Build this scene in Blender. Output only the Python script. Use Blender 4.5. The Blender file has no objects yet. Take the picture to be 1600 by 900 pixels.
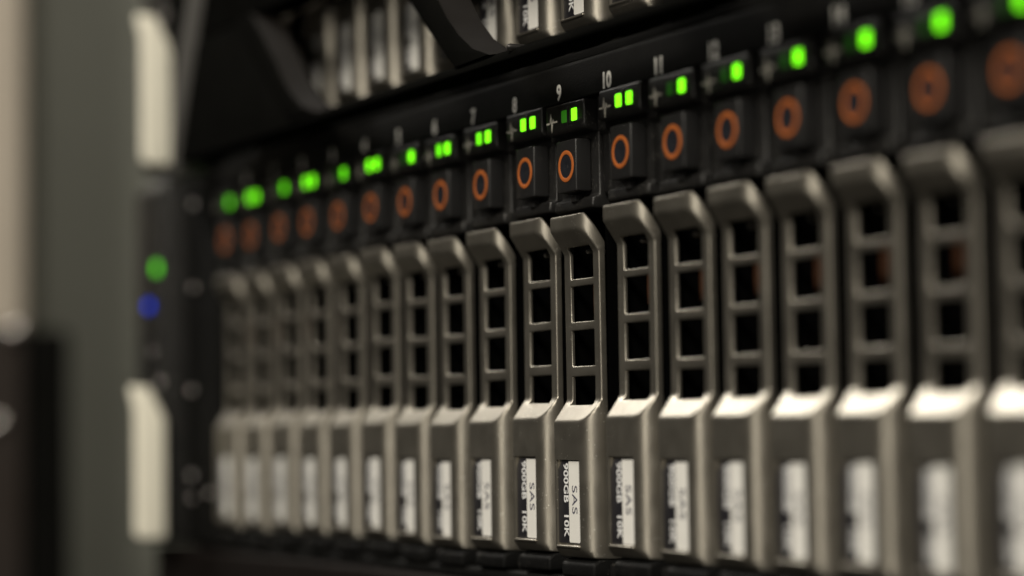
import bpy, bmesh, math, random
from mathutils import Vector, Matrix

S = bpy.context.scene
COL = S.collection
MM = 0.001
rnd = random.Random(7)

# ------------------------------------------------------------------ camera
def camera():
    yaw, pitch, roll = 1.08999430, 0.0596784, -0.0147802
    F = Vector((-math.sin(yaw) * math.cos(pitch), math.cos(yaw) * math.cos(pitch), math.sin(pitch)))
    R = Vector((math.cos(yaw), math.sin(yaw), 0)); U = R.cross(F)
    R2 = R * math.cos(roll) + U * math.sin(roll); U2 = -R * math.sin(roll) + U * math.cos(roll)
    m = Matrix((R2, U2, -F)).transposed().to_4x4()
    m.translation = Vector((551.316, -211.82, -1.531)) * MM
    cd = bpy.data.cameras.new('camera'); cam = bpy.data.objects.new('camera', cd); COL.objects.link(cam)
    cam.matrix_world = m
    cd.sensor_width = 36; cd.lens = 3700.06 / 1600 * 36
    cd.clip_start = 0.01; cd.clip_end = 50
    cd.dof.use_dof = True; cd.dof.focus_distance = 0.4405; cd.dof.aperture_fstop = 6.1
    S.camera = cam
camera()

# ------------------------------------------------------------------ world, lamps, exposure
w = bpy.data.worlds.new('World'); S.world = w; w.use_nodes = True
bg = w.node_tree.nodes['Background']; bg.inputs[0].default_value = (1.0, 0.93, 0.78, 1); bg.inputs[1].default_value = 0.006

def area(name, loc, target, sx, sy, power, color):
    ld = bpy.data.lights.new(name, 'AREA'); ld.shape = 'RECTANGLE'; ld.size = sx * MM; ld.size_y = sy * MM
    ld.energy = power; ld.color = color
    o = bpy.data.objects.new(name, ld); COL.objects.link(o)
    o.location = Vector(loc) * MM
    o.rotation_euler = (Vector(target) - Vector(loc)).to_track_quat('-Z', 'Y').to_euler()
    return o
WARM = (1.0, 0.93, 0.80)
area('ceiling_lamp_aisle', (-1000, -330, 1080), (150, 0, 0), 600, 350, 21.0, (1.0, 0.95, 0.86))
area('ceiling_lamp_room', (1180, -1180, 1300), (60, 0, 20), 500, 500, 52.0, WARM)
area('edge_fill_lamp', (900, -1500, 260), (120, 0, 20), 420, 900, 5.5, WARM)  # added fill that brightens the rounded handle edges; no doorway is modelled
area('panel_fill_lamp', (150, 620, 1250), (-400, 120, 0), 500, 300, 13.0, WARM)  # added fill to brighten the grey panel behind the shelves

S.view_settings.view_transform = 'Standard'; S.view_settings.look = 'None'
S.view_settings.exposure = 0; S.view_settings.gamma = 1; S.view_settings.use_curve_mapping = False
S.render.engine = 'CYCLES'
S.cycles.use_denoising = True
S.cycles.max_bounces = 6
S.cycles.sample_clamp_indirect = 4

# ------------------------------------------------------------------ materials
def mat(name, base, rough=0.5, metal=0.0, bump=0.0, bscale=900, var=0.0, vscale=120, rvar=0.0, spec=0.5, speck=None, emit=None, estr=0, coat=0):
    m = bpy.data.materials.new(name); m.use_nodes = True
    nt = m.node_tree; p = nt.nodes['Principled BSDF']
    p.inputs['Base Color'].default_value = (*base, 1); p.inputs['Roughness'].default_value = rough
    p.inputs['Metallic'].default_value = metal; p.inputs['Specular IOR Level'].default_value = spec
    if coat: p.inputs['Coat Weight'].default_value = coat
    tc = nt.nodes.new('ShaderNodeTexCoord')
    info = nt.nodes.new('ShaderNodeObjectInfo')
    add = nt.nodes.new('ShaderNodeVectorMath'); add.operation = 'ADD'
    nt.links.new(tc.outputs['Object'], add.inputs[0]); nt.links.new(info.outputs['Location'], add.inputs[1])
    vec = add.outputs[0]
    def noise(scale, detail=3):
        n = nt.nodes.new('ShaderNodeTexNoise'); n.inputs['Scale'].default_value = scale; n.inputs['Detail'].default_value = detail
        nt.links.new(vec, n.inputs['Vector']); return n
    col = None
    if var:
        n = noise(vscale, 5); r = nt.nodes.new('ShaderNodeValToRGB')
        r.color_ramp.elements[0].position = .3; r.color_ramp.elements[1].position = .7
        r.color_ramp.elements[0].color = (*[c * (1 - var) for c in base], 1); r.color_ramp.elements[1].color = (*[min(1, c * (1 + var)) for c in base], 1)
        nt.links.new(n.outputs['Fac'], r.inputs[0]); col = r.outputs[0]
    if speck:
        v = nt.nodes.new('ShaderNodeTexVoronoi'); v.inputs['Scale'].default_value = speck[0]; nt.links.new(vec, v.inputs['Vector'])
        lt = nt.nodes.new('ShaderNodeMath'); lt.operation = 'LESS_THAN'; lt.inputs[1].default_value = speck[1]
        nt.links.new(v.outputs['Distance'], lt.inputs[0])
        n2 = noise(speck[0] * .12, 2); gt = nt.nodes.new('ShaderNodeMath'); gt.operation = 'GREATER_THAN'; gt.inputs[1].default_value = speck[3]
        nt.links.new(n2.outputs['Fac'], gt.inputs[0])
        mu = nt.nodes.new('ShaderNodeMath'); mu.operation = 'MULTIPLY'; nt.links.new(lt.outputs[0], mu.inputs[0]); nt.links.new(gt.outputs[0], mu.inputs[1])
        mx = nt.nodes.new('ShaderNodeMix'); mx.data_type = 'RGBA'
        mx.inputs['A'].default_value = (*base, 1)
        if col: nt.links.new(col, mx.inputs['A'])
        mx.inputs['B'].default_value = (*speck[2], 1); nt.links.new(mu.outputs[0], mx.inputs['Factor']); col = mx.outputs['Result']
    if col: nt.links.new(col, p.inputs['Base Color'])
    if rvar:
        n = noise(vscale * 1.7, 4); mr = nt.nodes.new('ShaderNodeMapRange')
        mr.inputs['To Min'].default_value = max(0.05, rough - rvar); mr.inputs['To Max'].default_value = rough + rvar
        nt.links.new(n.outputs['Fac'], mr.inputs['Value']); nt.links.new(mr.outputs[0], p.inputs['Roughness'])
    if bump:
        n = noise(bscale, 2); b = nt.nodes.new('ShaderNodeBump'); b.inputs['Strength'].default_value = bump; b.inputs['Distance'].default_value = 0.0001
        nt.links.new(n.outputs['Fac'], b.inputs['Height']); nt.links.new(b.outputs[0], p.inputs['Normal'])
    if emit:
        p.inputs['Emission Color'].default_value = (*emit, 1); p.inputs['Emission Strength'].default_value = estr
    return m
M = {}
M['handle'] = mat('silver_grey_paint', (.285, .265, .228), .37, .9, .25, 6000, .10, 130, .12, speck=(1500, .17, (.66, .62, .54), .57))
M['black'] = mat('black_grained_plastic', (.0075, .0072, .007), .42, 0, .9, 4500, .15, 200, .08, spec=.4, speck=(2200, .2, (.10, .095, .085), .52))
M['foot'] = mat('dull_black_plastic', (.004, .004, .004), .5, 0, .9, 4500, .2, 300, .12, spec=.1, speck=(2200, .2, (.05, .047, .042), .56))
M['chassis'] = mat('black_powder_coat', (.005, .005, .0048), .65, 0, .8, 3500, .15, 150, .08, spec=.06)
M['button'] = mat('charcoal_plastic', (.012, .0118, .012), .38, 0, .3, 5000, .1, 300, .05, speck=(1800, .12, (.12, .11, .1), .62))
M['orange'] = mat('orange_plastic', (.35, .095, .02), .45, 0, .2, 5000, .12, 500)
M['lens'] = mat('smoked_dimple', (.015, .016, .02), .18, 0)
M['label'] = mat('black_label_film', (.013, .0125, .016), .38, 0, .05, 3000, .1, 300)
M['paper'] = mat('white_label_film', (.62, .61, .58), .45, 0, .1, 2000, .04, 200)
M['ink'] = mat('dark_label_ink', (.02, .02, .05), .5)
M['print'] = mat('white_print', (.60, .60, .60), .5, 0, 0, 0, .15, 900)
M['greyprint'] = mat('pale_grey_print', (.60, .59, .55), .5, 0, 0, 0, .25, 1500)
M['icon'] = mat('worn_icon_print', (.48, .46, .40), .5, 0, 0, 0, .4, 2500)
M['led_on'] = mat('green_led_lit', (.05, .3, .02), .4, emit=(.19, 1.0, .008), estr=2.1)
M['led_mid'] = mat('green_led_half_lit', (.05, .25, .02), .4, emit=(.15, .9, .006), estr=1.5)
M['led_dim'] = mat('green_led_faint', (.03, .12, .02), .4, emit=(.06, .5, .006), estr=.16)
M['led_off'] = mat('green_led_almost_dark', (.02, .08, .015), .4, emit=(.05, .5, .005), estr=.05)
M['ear_green'] = mat('status_led_green', (.05, .25, .02), .4, emit=(.12, .85, .006), estr=1.2)
M['ear_blue'] = mat('identification_led_blue', (.002, .01, .06), .5, spec=0, emit=(.0005, .028, .5), estr=2.4)
M['lever'] = mat('pale_cream_paint', (.80, .77, .66), .35, 0, .1, 800, .04, 60, .05)
M['stud'] = mat('dull_steel', (.45, .43, .42), .28, 1.0)
M['tab'] = mat('copper_flex_tab', (.05, .019, .008), .5, .2, 0, 0, .15, 400)
M['inside'] = mat('black_inner_steel', (.0015, .0015, .0015), .8, spec=.0)
M['bezel'] = mat('black_bezel_plastic', (.004, .004, .0037), .6, 0, .3, 2500, .12, 100, .06, spec=.0)
M['bezelface'] = mat('dark_grey_bezel_trim', (.006, .005, .0043), .65, .0, .2, 2500, .1, 100, .05, spec=.03)
M['endcap'] = mat('grey_metal_trim', (.085, .082, .078), .45, .3, .1, 1500, .06, 80, .05)
M['wall'] = mat('grey_painted_panel', (.22, .228, .20), .6, 0, .2, 900, .05, 12, .05)
M['gap_shade'] = mat('dark_gap_shade_tone', (.13, .12, .10), .6, 0, .2, 900, .06, 12, .05)  # dark tone painted in for the shade between post and panel
M['post'] = mat('beige_painted_steel', (.36, .32, .27), .45, 0, .1, 900, .05, 20, .05)
M['duct'] = mat('dark_brown_plastic', (.016, .012, .010), .45, 0, .3, 900, .1, 30, .08)
M['lowpanel'] = mat('dark_brown_panel', (.006, .0045, .004), .7, 0, .4, 2500, .15, 60, .08, spec=.05)

# ------------------------------------------------------------------ mesh helpers
def finish(bm, name, material, bevel=None, segs=2, smooth=True, weights=False):
    """bmesh in millimetres -> mesh data in metres with the bevel baked in"""
    bmesh.ops.recalc_face_normals(bm, faces=bm.faces)
    me = bpy.data.meshes.new(name); bm.to_mesh(me); bm.free()
    if bevel:
        tmp = bpy.data.objects.new('tmp', me); COL.objects.link(tmp)
        b = tmp.modifiers.new('b', 'BEVEL'); b.width = bevel; b.segments = segs
        b.limit_method = 'WEIGHT' if weights else 'ANGLE'; b.angle_limit = math.radians(25)
        b.use_clamp_overlap = not weights; b.miter_outer = 'MITER_ARC' if False else 'MITER_SHARP'
        dg = bpy.context.evaluated_depsgraph_get()
        me2 = bpy.data.meshes.new_from_object(tmp.evaluated_get(dg)); me2.name = name
        bpy.data.objects.remove(tmp); bpy.data.meshes.remove(me); me = me2
    me.transform(Matrix.Scale(MM, 4))
    if smooth:
        me.shade_smooth(); me.set_sharp_from_angle(angle=math.radians(38))
    me.materials.clear(); me.materials.append(M[material])
    return me
def obj(name, me, parent=None, loc=None):
    o = bpy.data.objects.new(name, me); COL.objects.link(o)
    if parent: o.parent = parent
    if loc: o.location = Vector(loc) * MM
    return o
def tag(o, label=None, cat=None, group=None, kind=None):
    if label: o['label'] = label
    if cat: o['category'] = cat
    if group: o['group'] = group
    if kind: o['kind'] = kind
    return o
def empty(name, loc):
    o = bpy.data.objects.new(name, None); COL.objects.link(o); o.location = Vector(loc) * MM
    o.empty_display_size = 0.01
    return o
def box(bm, x0, x1, y0, y1, z0, z1):
    v = [bm.verts.new(p) for p in ((x0, y0, z0), (x1, y0, z0), (x1, y1, z0), (x0, y1, z0), (x0, y0, z1), (x1, y0, z1), (x1, y1, z1), (x0, y1, z1))]
    for f in ((0, 3, 2, 1), (4, 5, 6, 7), (0, 1, 5, 4), (1, 2, 6, 5), (2, 3, 7, 6), (3, 0, 4, 7)):
        bm.faces.new([v[i] for i in f])
def boxme(name, material, *a, bevel=.3, segs=2):
    bm = bmesh.new(); box(bm, *a); return finish(bm, name, material, bevel, segs)
def extrude_x(name, material, prof, x0, x1, bevel=.3, segs=2):
    """closed (y,z) outline extruded along x"""
    bm = bmesh.new()
    a = [bm.verts.new((x0, y, z)) for y, z in prof]; b = [bm.verts.new((x1, y, z)) for y, z in prof]
    n = len(prof)
    bm.faces.new(a); bm.faces.new(b[::-1])
    for i in range(n): bm.faces.new((a[i], b[i], b[(i + 1) % n], a[(i + 1) % n]))
    return finish(bm, name, material, bevel, segs)
def extrude_y(name, material, prof, y0, y1, bevel=.3, segs=2):
    """closed (x,z) outline extruded along y"""
    bm = bmesh.new()
    a = [bm.verts.new((x, y0, z)) for x, z in prof]; b = [bm.verts.new((x, y1, z)) for x, z in prof]
    n = len(prof)
    bm.faces.new(a); bm.faces.new(b[::-1])
    for i in range(n): bm.faces.new((a[i], b[i], b[(i + 1) % n], a[(i + 1) % n]))
    return finish(bm, name, material, bevel, segs)
def lathe_y(name, material, prof, cx, cz, segs=40, bevel=None):
    """(radius, y) profile turned about a line along y"""
    bm = bmesh.new(); rings = []
    for r, y in prof:
        if r < 1e-6: rings.append([bm.verts.new((cx, y, cz))])
        else: rings.append([bm.verts.new((cx + r * math.cos(t * 2 * math.pi / segs), y, cz + r * math.sin(t * 2 * math.pi / segs))) for t in range(segs)])
    for a, b in zip(rings, rings[1:]):
        for i in range(segs):
            j = (i + 1) % segs
            q = [a[i % len(a)], a[j % len(a)], b[j % len(b)], b[i % len(b)]]
            u = []
            for v in q:
                if v not in u: u.append(v)
            if len(u) > 2: bm.faces.new(u)
    return finish(bm, name, material, bevel)
def text(name, s, material, size, pos, y, xs=1.0, bold=0.0, turned=False, spacing=1.0, thick=.03):
    """flat print: pos = centre (x,z) in mm; turned = reads downwards"""
    cu = bpy.data.curves.new('txt', 'FONT'); cu.body = s; cu.size = size; cu.offset = bold; cu.space_character = spacing
    cu.align_x = 'CENTER'; cu.align_y = 'CENTER'; cu.resolution_u = 4; cu.extrude = 0
    t = bpy.data.objects.new('tmp', cu); COL.objects.link(t)
    dg = bpy.context.evaluated_depsgraph_get(); dg.update()
    me = bpy.data.meshes.new_from_object(t.evaluated_get(dg)); me.name = name
    bpy.data.objects.remove(t); bpy.data.curves.remove(cu)
    us = [v.co.x for v in me.vertices]; vs = [v.co.y for v in me.vertices]
    cu_, cv_ = (min(us) + max(us)) / 2, (min(vs) + max(vs)) / 2
    for v in me.vertices:
        u, q = (v.co.x - cu_) * xs, v.co.y - cv_
        v.co = Vector((pos[0] + q, y, pos[1] - u)) if turned else Vector((pos[0] + u, y, pos[1] + q))
    me.transform(Matrix.Scale(MM, 4)); me.materials.clear(); me.materials.append(M[material]); me.update()
    return me

P = 18.0          # bay pitch, mm
W = 13.4          # carrier width, mm
GD = 2.9          # how far the grille lies behind the label face

# ------------------------------------------------------------------ the pieces of one drive
def handle_mesh():
    XC, RR = 9.6, W - 9.6                      # where the rounded right-hand corner starts, its radius
    xs = [0, .7, 2.4, 9.5, 10.2, 11.0, 11.7, 12.3, 12.8, 13.15, W]
    IH = (2, 5)                                # columns between which the openings lie
    zs = [-25.0, -24.6, -24.15, -23.75, -23.35, -22.8, -7.0, -1.0, -.55, -.25, .05, .35, .7, 1.1, 1.5, 1.9, 2.3, 2.65, 3.05, 3.55, 4.0, 4.5, 8.35, 10.25, 16.9, 18.5, 25.1, 26.5,
          30.2, 30.8, 31.3, 31.8, 32.4, 32.9, 33.3, 33.7, 34.1, 34.5, 34.9, 35.25, 35.6, 36.0, 36.5, 37.0, 37.4, 37.8, 38.1, 38.3]
    key = [(-30, 5.2), (-23.4, 0), (0, 0), (4.0, GD), (31.2, GD), (35.5, 0), (38.0, 0), (39.0, .9)]
    def lin(z):
        for (a, ya), (b, yb) in zip(key, key[1:]):
            if z <= b: return ya + (yb - ya) * (z - a) / (b - a)
        return key[-1][1]
    def prof(z): return sum(lin(z + d * .20) for d in (-1, -.6, -.2, .2, .6, 1)) / 6
    def back(z, i):
        if z < 1.0: return 6.4
        if z > 30.5: 
            b = .9 + (38.3 - z) * .58
            return min(b, 4.1) if i >= 5 else max(prof(z) + .65, min(b, 5.2) if z > 33.5 else 0)
        return 4.1 if i >= 5 else GD + .65
    def xmax(z):
        if 3.6 < z < 31.4: return W - .1
        if z < 31.5: return W
        d = max(.45, back(z, 9) - .35)
        return W if d >= RR else min(W, XC + math.sqrt(max(0, RR * RR - (RR - d) ** 2)))
    def arc(x): return 0 if x <= XC else RR - math.sqrt(max(0, RR * RR - (x - XC) ** 2))
    def front(x, z):
        a, p, k_ = arc(x), prof(z), .12
        if x <= XC: return p
        h = max(0, k_ - abs(a - p)) / k_
        return max(a, p) + h * h * k_ * .25
    nx, nz = len(xs) - 1, len(zs) - 1
    def open_row(j): return any(a - .01 <= zs[j] and zs[j + 1] <= b + .01 for a, b in ((3.05, 8.35), (10.25, 16.9), (18.5, 25.1), (26.5, 32.4)))
    def solid(i, j): return 0 <= i < nx and 0 <= j < nz and not (open_row(j) and IH[0] <= i < IH[1])
    bm = bmesh.new()
    fv, bv = {}, {}
    for j in range(nz + 1):
        z = zs[j]; m = xmax(z)
        for i in range(nx + 1):
            x = xs[i] if xs[i] <= 9.5 else 9.5 + (xs[i] - 9.5) * (m - 9.5) / (W - 9.5)
            yf = front(x, z); yb = max(back(z, i), yf + .3)
            fv[i, j] = bm.verts.new((x, yf, z)); bv[i, j] = bm.verts.new((x, yb, z))
    lab = []
    for i in range(nx):
        for j in range(nz):
            if not solid(i, j): continue
            f = bm.faces.new((fv[i, j], fv[i + 1, j], fv[i + 1, j + 1], fv[i, j + 1]))
            if 1 <= i <= 2 and abs(zs[j] + 22.8) < .01: lab.append(f)
            bm.faces.new((bv[i, j], bv[i, j + 1], bv[i + 1, j + 1], bv[i + 1, j]))
            for di, dj, a, b in ((-1, 0, (i, j), (i, j + 1)), (1, 0, (i + 1, j), (i + 1, j + 1)), (0, -1, (i, j), (i + 1, j)), (0, 1, (i, j + 1), (i + 1, j + 1))):
                if not solid(i + di, j + dj): bm.faces.new((fv[a], fv[b], bv[b], bv[a]))
    for v in [v for v in bm.verts if not v.link_faces]: bm.verts.remove(v)
    bmesh.ops.recalc_face_normals(bm, faces=bm.faces)
    holes_e = set(); left_e = set(); top_e = set()
    fset = {v: key_ for key_, v in fv.items() if v.is_valid}
    wl = bm.edges.layers.float.new('bevel_weight_edge')
    for e in bm.edges:
        if len(e.link_faces) != 2 or e.calc_face_angle(0) < .6: continue
        a, b = e.verts
        ff = a in fset and b in fset
        if ff:
            ia, ib = fset[a], fset[b]
            if ia[0] == ib[0] == 0: e[wl] = .32
            elif ia[0] == ib[0] == nx: e[wl] = .22 if 3.5 < zs[ia[1]] < 31.5 and 3.5 < zs[ib[1]] < 31.5 else 0
            elif zs[ia[1]] > 38.2 or zs[ia[1]] < -24.9: e[wl] = .25
            else: e[wl] = .24
        elif (a in fset) != (b in fset):
            x = (a.co.x + b.co.x) / 2
            if .5 < x < 11.3 and 3 < a.co.z < 32.5: e[wl] = .3
    r = bmesh.ops.inset_region(bm, faces=lab, thickness=.12, depth=-.45, use_even_offset=True)
    return finish(bm, 'handle', 'handle', 1.0, 3, True, True)

def carrier_open_mesh():
    """frame round the grille: the middle is left open so the drive inside can be seen"""
    bm = bmesh.new()
    def add(prof, x0, x1):
        a = [bm.verts.new((x0, y, z)) for y, z in prof]; b = [bm.verts.new((x1, y, z)) for y, z in prof]; n = len(prof)
        bm.faces.new(a); bm.faces.new(b[::-1])
        for i in range(n): bm.faces.new((a[i], b[i], b[(i + 1) % n], a[(i + 1) % n]))
    add([(.3, 59.2), (.3, 54.4), (.8, 53.6), (3.4, 53.2), (3.4, 41.6), (1.9, 41.2), (1.7, 39.4), (2.4, 38.9), (14, 38.9), (14, 59.2)], -1.3, W - .1)
    return finish(bm, 'carrier', 'black', .7, 3)

D = {}
D['handle'] = handle_mesh()
D['carrier'] = carrier_open_mesh()
D['foot'] = extrude_x('foot', 'foot', [(6.5, -24.2), (2.0, -25.3), (.6, -26.0), (.6, -28.6), (14, -28.6), (14, -24.2)], 1.0, W - .2, .6, 3)
D['tray_l'] = boxme('tray_wall', 'inside', .2, 1.1, 4.9, 40, -24, 38.6, bevel=None)
D['tray_r'] = boxme('tray_wall', 'inside', W - 1.1, W - .2, 4.9, 40, -24, 38.6, bevel=None)
D['tray_b'] = boxme('drive_body', 'inside', 1.2, W - 1.2, 30, 40, -24, 38.6, bevel=None)
D['tab'] = boxme('flex_tab', 'tab', 1.15, 2.9, 8.4, 8.8, 20.4, 26.6, bevel=.1)
D['peg'] = lathe_y('glint_peg', 'stud', [(0, 4.0), (.3, 4.1), (.45, 4.4), (.45, 9)], 6.6, 31.5, 12)  # steel peg added to give a glint inside the top opening
D['button'] = boxme('release_button', 'button', 3.1, 10.5, .0, 3.3, 42.4, 52.1, bevel=.28, segs=3)
D['ring'] = lathe_y('orange_ring', 'orange', [(2.2, .05), (2.2, -.09), (2.28, -.13), (2.87, -.13), (2.95, -.09), (2.95, .05)], 6.8, 47.25, 48)
D['dimple'] = lathe_y('dimple', 'lens', [(2.19, -.03), (1.9, .0), (.9, -.10), (.7, -.02), (0, -.02)], 6.8, 47.25, 40)
D['catch_or_glint'] = boxme('catch_or_glint', 'button', 5.8, 7.8, 1.3, 3, 40.6, 42.0, bevel=.3)
D['led1'] = boxme('led', 'led_on', 4.85, 6.95, .12, 1.0, 55.45, 57.85, bevel=.25)
D['led2'] = boxme('led', 'led_on', 8.65, 10.75, .12, 1.0, 55.45, 57.85, bevel=.25)
D['sep'] = boxme('led_frame', 'button', 7.25, 8.35, .0, 1.0, 55.0, 58.4, bevel=.2)
D['plate'] = extrude_y('label', 'label', [(.95, -22.5), (9.25, -22.5), (9.25, -7.25), (2.6, -7.25), (.95, -8.9)], .36, .44, .03)
D['ledge'] = boxme('label_ledge', 'handle', .75, 9.5, -.28, .3, -23.25, -22.72, bevel=.24, segs=3)
D['strip'] = extrude_y('white_strip', 'paper', [(5.0, -22.1), (5.2, -22.35), (8.85, -22.35), (9.1, -22.1), (9.1, -7.65), (8.9, -7.4), (5.0, -7.4)], .33, .37, None)
D['cap'] = text('lettering', '900GB', 'print', 2.45, (3.95, -11.4), .345, 1.05, .06, True, 1.02)
D['rpm'] = text('lettering', '10K', 'print', 2.45, (3.95, -19.4), .345, 1.05, .06, True, 1.05)
D['sas'] = text('lettering', 'SAS', 'ink', 2.75, (7.2, -14.5), .318, 1.22, .01, True, 1.05)

def icon_mesh():
    bm = bmesh.new()
    def stroke(p, q, h):
        p, q = Vector(p), Vector(q); d = (q - p).normalized(); s = Vector((-d.y, d.x)) * h
        vs = [p - s, q - s, q + s, p + s]
        bm.faces.new([bm.verts.new((v.x, .27, v.y)) for v in vs])
    cx, cz = .95, 56.0
    pts = [(-2.0, -.05), (-.55, -.05), (-.25, 1.8), (.1, -1.85), (.5, .75), (.8, .05), (2.2, .05)]
    for a, b in zip(pts, pts[1:]): stroke((cx + a[0], cz + a[1]), (cx + b[0], cz + b[1]), .17)
    me = finish(bm, 'heartbeat_icon', 'icon', None)
    return me
D['icon'] = icon_mesh()
LEDS = {-1: ('led_off', 'led_mid'), 0: ('led_on', 'led_on'), 1: ('led_off', 'led_mid'), 2: ('led_on', 'led_on'), 3: ('led_off', 'led_mid'), 4: ('led_on', 'led_on'),
        5: ('led_off', 'led_on'), 6: ('led_mid', 'led_on'), 7: ('led_mid', 'led_on'), 8: ('led_on', 'led_on'), 9: ('led_dim', 'led_on'), 10: ('led_on', 'led_on')}
def drive(n, origin, label, group, detail=True):
    t = empty('hard_drive', origin)
    t.rotation_euler = (rnd.uniform(-.003, .003), rnd.uniform(-.003, .003), rnd.uniform(-.008, .008))
    tag(t, label, 'hard drive', group)
    obj('handle', D['handle'], t)
    c = obj('carrier', D['carrier'], t)
    obj('foot', D['foot'], t)
    obj('tray_wall', D['tray_l'], t); obj('tray_wall', D['tray_r'], t); b = obj('drive_body', D['tray_b'], t)
    obj('flex_tab', D['tab'], t); obj('glint_peg', D['peg'], t)
    bt = obj('release_button', D['button'], t)
    obj('orange_ring', D['ring'], bt); obj('dimple', D['dimple'], bt); obj('catch_or_glint', D['catch_or_glint'], bt)
    lm = LEDS.get(n, ('led_off', 'led_on'))
    for k in (0, 1):
        l = obj('led', D['led%d' % (k + 1)], c)
        l.material_slots[0].link = 'OBJECT'; l.material_slots[0].material = M[lm[k]]
    obj('led_frame', D['sep'], c); obj('heartbeat_icon', D['icon'], c)
    obj('label_ledge', D['ledge'], t)
    p = obj('label_plate', D['plate'], t, (rnd.uniform(-.12, .12), 0, rnd.uniform(-.2, .2))); p.rotation_euler = (0, rnd.uniform(-.006, .006), 0)
    obj('white_strip', D['strip'], p); obj('lettering', D['cap'], p); obj('lettering', D['rpm'], p); obj('lettering', D['sas'], p)
    return t

# ------------------------------------------------------------------ shelves (chassis)
X0, X1 = -20.5, 19 * P
def shelf(oy, oz, label, numbered):
    t = empty('drive_shelf', (0, oy, oz)); tag(t, label, 'drive shelf', 'rack-mounted drive shelves')
    # outer skins
    obj('top_plate', boxme('top_plate', 'chassis', X0, X1, 3.2, 120, 64.6, 66.2), t)
    obj('bottom_plate', boxme('bottom_plate', 'chassis', X0, X1, 3.2, 120, -30.6, -29.2), t)
    obj('back_plate', boxme('back_plate', 'inside', X0, X1, 118, 122, -30, 65), t)
    rail = obj('top_rail', extrude_x('top_rail', 'chassis', [(1.0, 59.5), (1.0, 66.2), (1.6, 66.8), (14, 66.8), (14, 59.5)], X0, X1, .35, 2), t)
    obj('bottom_rail', extrude_x('bottom_rail', 'chassis', [(1.8, -28.8), (1.2, -29.3), (1.2, -30.8), (14, -30.8), (14, -28.8)], X0, X1, .3, 2), t)
    dv = extrude_x('bay_divider', 'black', [(2.2, 59.4), (2.2, 53.0), (3.3, 52.2), (3.3, 41.5), (9, 38.5), (9, -24.5), (3.2, -26.2), (3.2, -28.7), (60, -28.7), (60, 59.4)], W + .3, P - 1.6, .4, 2)
    for n in range(-2, 19):
        d = obj('bay_divider', dv, t, (n * P, 0, 0))
    if numbered:
        for n in range(0, 19):
            obj('slot_number', text('slot_number', str(n), 'greyprint', 4.0, (n * P + 1.6 + (.2 if n > 9 else 0), 61.5), .985, .9, .15), rail)
    # left end of the shelf: ear with latch lever, lamps and studs
    e = obj('ear', extrude_x('ear', 'black', [(-5, -28), (-5, 64), (-3.6, 66), (30, 66), (30, -30), (-3.6, -30)], -66, -45, 1.0, 3), t)
    obj('ear_panel', extrude_x('ear_panel', 'chassis', [(1.0, -30), (1.0, 66), (25, 66), (25, -30)], -44.9, X0 - .2, .8, 3), t)
    lev = [(-5.2, -28.6), (-12.0, -28.6), (-13.4, -27.4), (-13.4, 5.0), (-14.8, 10.2), (-14.0, 11.2), (-9.4, 10.8), (-5.2, 2.6)]
    obj('latch_lever', extrude_x('latch_lever', 'lever', lev, -44.4, -42.2, .7, 3), t)
    for (y_, x_, z_, r_) in STUDS:
        obj('stud', lathe_y('stud', 'stud', [(r_, 0), (r_, -.5 * r_), (r_ * .75, -.9 * r_), (r_ * .3, -1.05 * r_), (0, -1.08 * r_)], 0, 0, 20), t, (x_, y_, z_))
    if numbered:
        obj('status_led', lathe_y('status_led', 'ear_green', [(1.7, .3), (1.7, -.3), (1.3, -.6), (0, -.7)], -48.8, 42.6, 20), t, (0, -5, 0))
        obj('status_led', lathe_y('status_led', 'ear_blue', [(1.4, .3), (1.4, -.3), (1.0, -.6), (0, -.7)], -55.5, 32.9, 20), t, (0, -5, 0))
    return t
# studs: (front y, x, z, radius)
STUDS = [(1.0, -36.5, 58.6, .9), (1.0, -36.4, 36.7, .9), (1.0, -38.2, 9.9, .9), (1.0, -39.0, -12.3, .9), (1.0, -39.0, -18.3, .8), (1.0, -25.5, -16.7, .9), (-5.0, -46.0, 12.2, .9), (-5.0, -52.0, 20.5, .7)]
UY, UZ = 2.3, 98.2
shelf(0, 0, 'black drive shelf with numbered bays running across the middle of the picture', True)
shelf(UY, UZ, 'upper black drive shelf cut off by the top edge of the picture', False)

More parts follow.
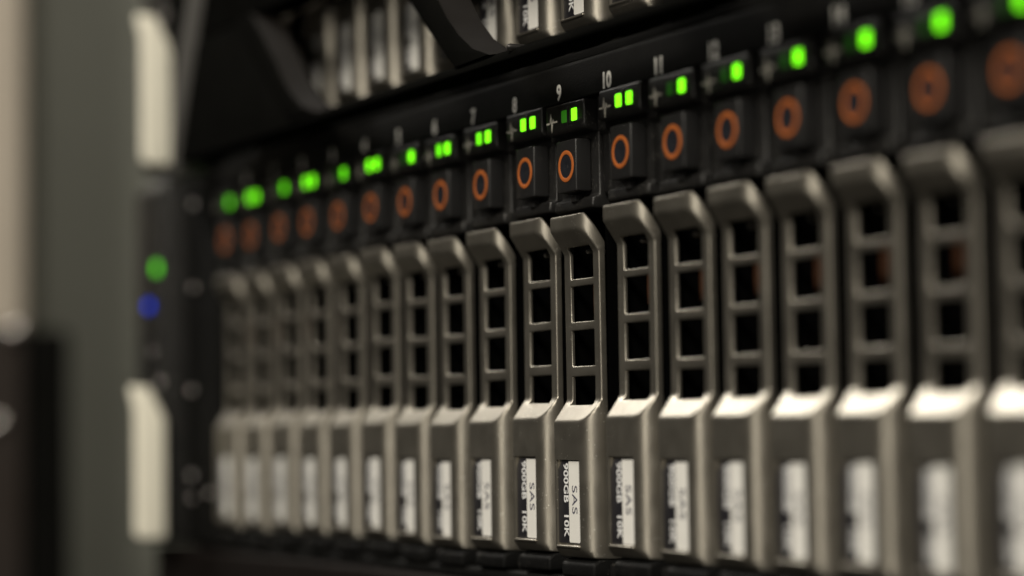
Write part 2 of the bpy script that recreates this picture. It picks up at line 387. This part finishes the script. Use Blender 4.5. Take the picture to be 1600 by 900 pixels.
# ------------------------------------------------------------------ drives
OFF = {6: (-.7, 0, -.4), 7: (-.55, 0, -.1), 8: (.4, 0, .35), 9: (.1, -.5, -.25), 10: (.85, 0, .4), 11: (.85, 0, .1), 12: (.15, 0, .1), 13: (-.2, 0, -.1), 14: (-.25, 0, 0), 15: (0, 0, -.3)}
ORD = {0: 'zero', 1: 'one', 2: 'two', 3: 'three', 4: 'four', 5: 'five', 6: 'six', 7: 'seven', 8: 'eight', 9: 'nine'}
LAB = {-1: 'leftmost blurred drive beside the black ear panel, one dim green lamp',
       0: 'second blurred drive from the left, with two bright merged green lamps',
       1: 'third blurred drive from the left, with one half-lit green lamp',
       2: 'fourth blurred drive from the left, with two bright merged green lamps',
       3: 'fifth blurred drive from the left, with one half-lit green lamp',
       4: 'sixth drive from the left, two bright green lamps merging in the blur',
       5: 'seventh drive from the left, with a single bright green lamp',
       6: 'eighth drive from the left, two green lamps just separable in the blur',
       7: 'drive two places left of the sharpest drive, two green lamps side by side',
       8: 'drive immediately left of the sharpest drive, two bright square green lamps',
       9: 'sharpest drive of the row, its label readable, one lamp dim and one bright',
       10: 'drive immediately right of the sharpest drive, two bright square green lamps',
       11: 'drive two places right of the sharpest drive, one lit square lamp',
       12: 'drive three places right of the sharpest drive, slightly blurred, one lit lamp',
       13: 'fourth drive right of the sharpest one, blurred, one rounded green lamp',
       14: 'blurred drive third from the right edge, one large round green lamp',
       15: 'last whole blurred drive at the right, large round green lamp at the top',
       16: 'drive cut off by the right edge of the picture',
       17: 'drive just beyond the right edge, beside the cut-off one'}
for n in range(-1, 18):
    dx, dy, dz = OFF.get(n, (rnd.uniform(-.25, .25), rnd.uniform(-.15, .15), rnd.uniform(-.2, .2)))
    t = drive(n, (n * P + dx, dy, dz), LAB[n], 'drives in the middle shelf')
UL = {-1: 'upper shelf drive behind the left end of the black bezel',
      0: 'upper shelf drive right of the bezel end, mostly hidden by the strut',
      1: 'upper shelf drive hidden behind the lower end of the left bezel strut',
      2: 'upper shelf drive just right of the left bezel strut, pale lower end',
      3: 'upper shelf drive, second to the right of the left bezel strut',
      4: 'upper shelf drive, third to the right of the left bezel strut',
      5: 'upper shelf drive just left of the right bezel strut, pale lower end',
      6: 'upper shelf drive behind the foot of the right bezel strut',
      7: 'upper shelf drive just right of the right bezel strut, blurred label',
      8: 'upper shelf drive with label, second to the right of the right strut',
      9: 'rightmost upper shelf drive, only its lower corner at the top edge',
      10: 'upper shelf drive just beyond the top edge, right of the last visible one',
      11: 'upper shelf drive farthest right, wholly beyond the top edge'}
for n in range(-1, 12):
    drive(n, (n * P + rnd.uniform(-.25, .25), UY + rnd.uniform(-.15, .15), UZ + rnd.uniform(-.2, .2)), UL[n], 'drives in the upper shelf')

# ------------------------------------------------------------------ bezel on the upper shelf
def bezel():
    t = empty('front_bezel', (0, 0, 0)); tag(t, 'black front bezel with slanted struts over the upper drives', 'bezel')
    ZT = 158; ZS = 96
    obj('rail', extrude_x('rail', 'bezel', [(-12, 66.4), (-12, 67.6), (-11.4, 68.4), (-4.5, 68.4), (-4.5, 66.4)], -18, X1, .4, 3), t)
    obj('cover_panel', extrude_x('cover_panel', 'bezel', [(-12, 95.5), (-12, ZT), (-4.5, ZT), (-4.5, 95.5)], -18, X1, .5, 3), t)
    def strut(dx):
        outer = [(125.8 - 1.12 * (ZS - 84.6), ZS), (125.8, 84.6), (134.5, 77.5), (141.5, 71.8), (146.5, 67.9)]
        mid = [(139.3 - 1.12 * (ZS - 82.3), ZS), (139.3, 82.3), (143.4, 77.9), (148.2, 74.0), (154.0, 70.5), (161, 68.3)]
        inner = [(145.9 - 1.12 * (ZS - 81.2), ZS), (145.9, 81.2), (150.0, 76.6), (155.2, 72.3), (160.4, 69.8), (167, 68.3)]
        s = obj('strut', extrude_y('strut', 'bezel', [(x + dx, z) for x, z in outer + mid[::-1]], -12.5, -5, .35, 2), t)
        # sloped inner face of the strut
        bm = bmesh.new()
        rows = [[bm.verts.new((x + dx, -12.2, z)) for x, z in mid], [bm.verts.new((x + dx + .3, -8.5, z + .1)) for x, z in inner], [bm.verts.new((x + dx, -5, z)) for x, z in mid]]
        for a, b in zip(rows, rows[1:]):
            for i in range(len(a) - 1): bm.faces.new((a[i], a[i + 1], b[i + 1], b[i]))
        obj('strut_bevel', finish(bm, 'strut_bevel', 'bezelface', None), s)
    for k in (-1, 0, 1): strut(84.6 * k)
    obj('catch_or_glint', lathe_y('catch_or_glint', 'stud', [(0, -12.9), (.45, -12.75), (.7, -12.2), (.7, -8)], 169.2, 68.5, 16), t)  # bright steel bead added as the glint beside the strut foot
    obj('end_piece', extrude_y('end_piece', 'bezel', [(-12, 66.5), (62, 66.5), (60, 69), (41, 85), (28.5, 95.2), (5, 95.3), (2, 94)], -12.3, -5, .5, 2), t)
    obj('trim', extrude_y('trim', 'endcap', [(-16, 64), (-12, 64), (-9.5, 72), (8, 105), (14, 128), (14, ZT), (2, ZT), (0, 112), (-13, 86)], -13, -4, .8, 3), t)
bezel()

# ------------------------------------------------------------------ unit below
t = empty('blank_panel', (0, 0, -36)); tag(t, 'dark brown panel below the drive shelf at the bottom edge', 'panel')
obj('front', extrude_x('front', 'lowpanel', [(.5, 4.9), (-.6, 4.2), (-.6, -40), (40, -40), (40, 4.9)], -64, X1, .5, 3), t)
rib = boxme('rib', 'lowpanel', 0, 12.6, -1.3, .2, -18, -3, bevel=.5)
for k in range(20): obj('rib', rib, t, (-24 + k * 18, 0, 0))

# ------------------------------------------------------------------ what stands behind, far left
t = tag(obj('cabinet_wall', boxme('cabinet_wall', 'wall', -430, -410, 66, 700, -420, 700, bevel=4, segs=3)), 'plain grey-green painted panel behind the left end of the shelves', 'cabinet panel')
tag(obj('shade_strip', boxme('shade_strip', 'gap_shade', -470, -450, -60, 95, -420, 700, bevel=3)), 'dark sheet standing in for the shade between the beige post and the grey panel', 'painted shade')  # added sheet: its dark colour is the shaded gap beside the post
tag(obj('rack_post', boxme('rack_post', 'post', -330, -285, -60, 28, -400, 700, bevel=6, segs=4)), 'pale beige upright post at the left edge of the picture', 'post')
t = empty('cable_duct', (-270, 0, -300)); tag(t, 'dark brown cable duct in front of the post at the lower left', 'cable duct')
obj('body', boxme('body', 'duct', -12, 12, -60, 19, -100, 338, bevel=3, segs=3), t)
obj('side_channel', boxme('side_channel', 'bezel', -12, 10, 19.4, 36, -100, 336, bevel=3, segs=3), t)
for y_, z_ in ((15, 335), (9, 303)):
    o = obj('screw', lathe_y('screw', 'stud', [(2.6, 0), (2.6, -1), (1.8, -1.8), (0, -2.1)], 0, 0, 20), t, (12, y_, z_)); o.rotation_euler = (0, 0, math.radians(90))
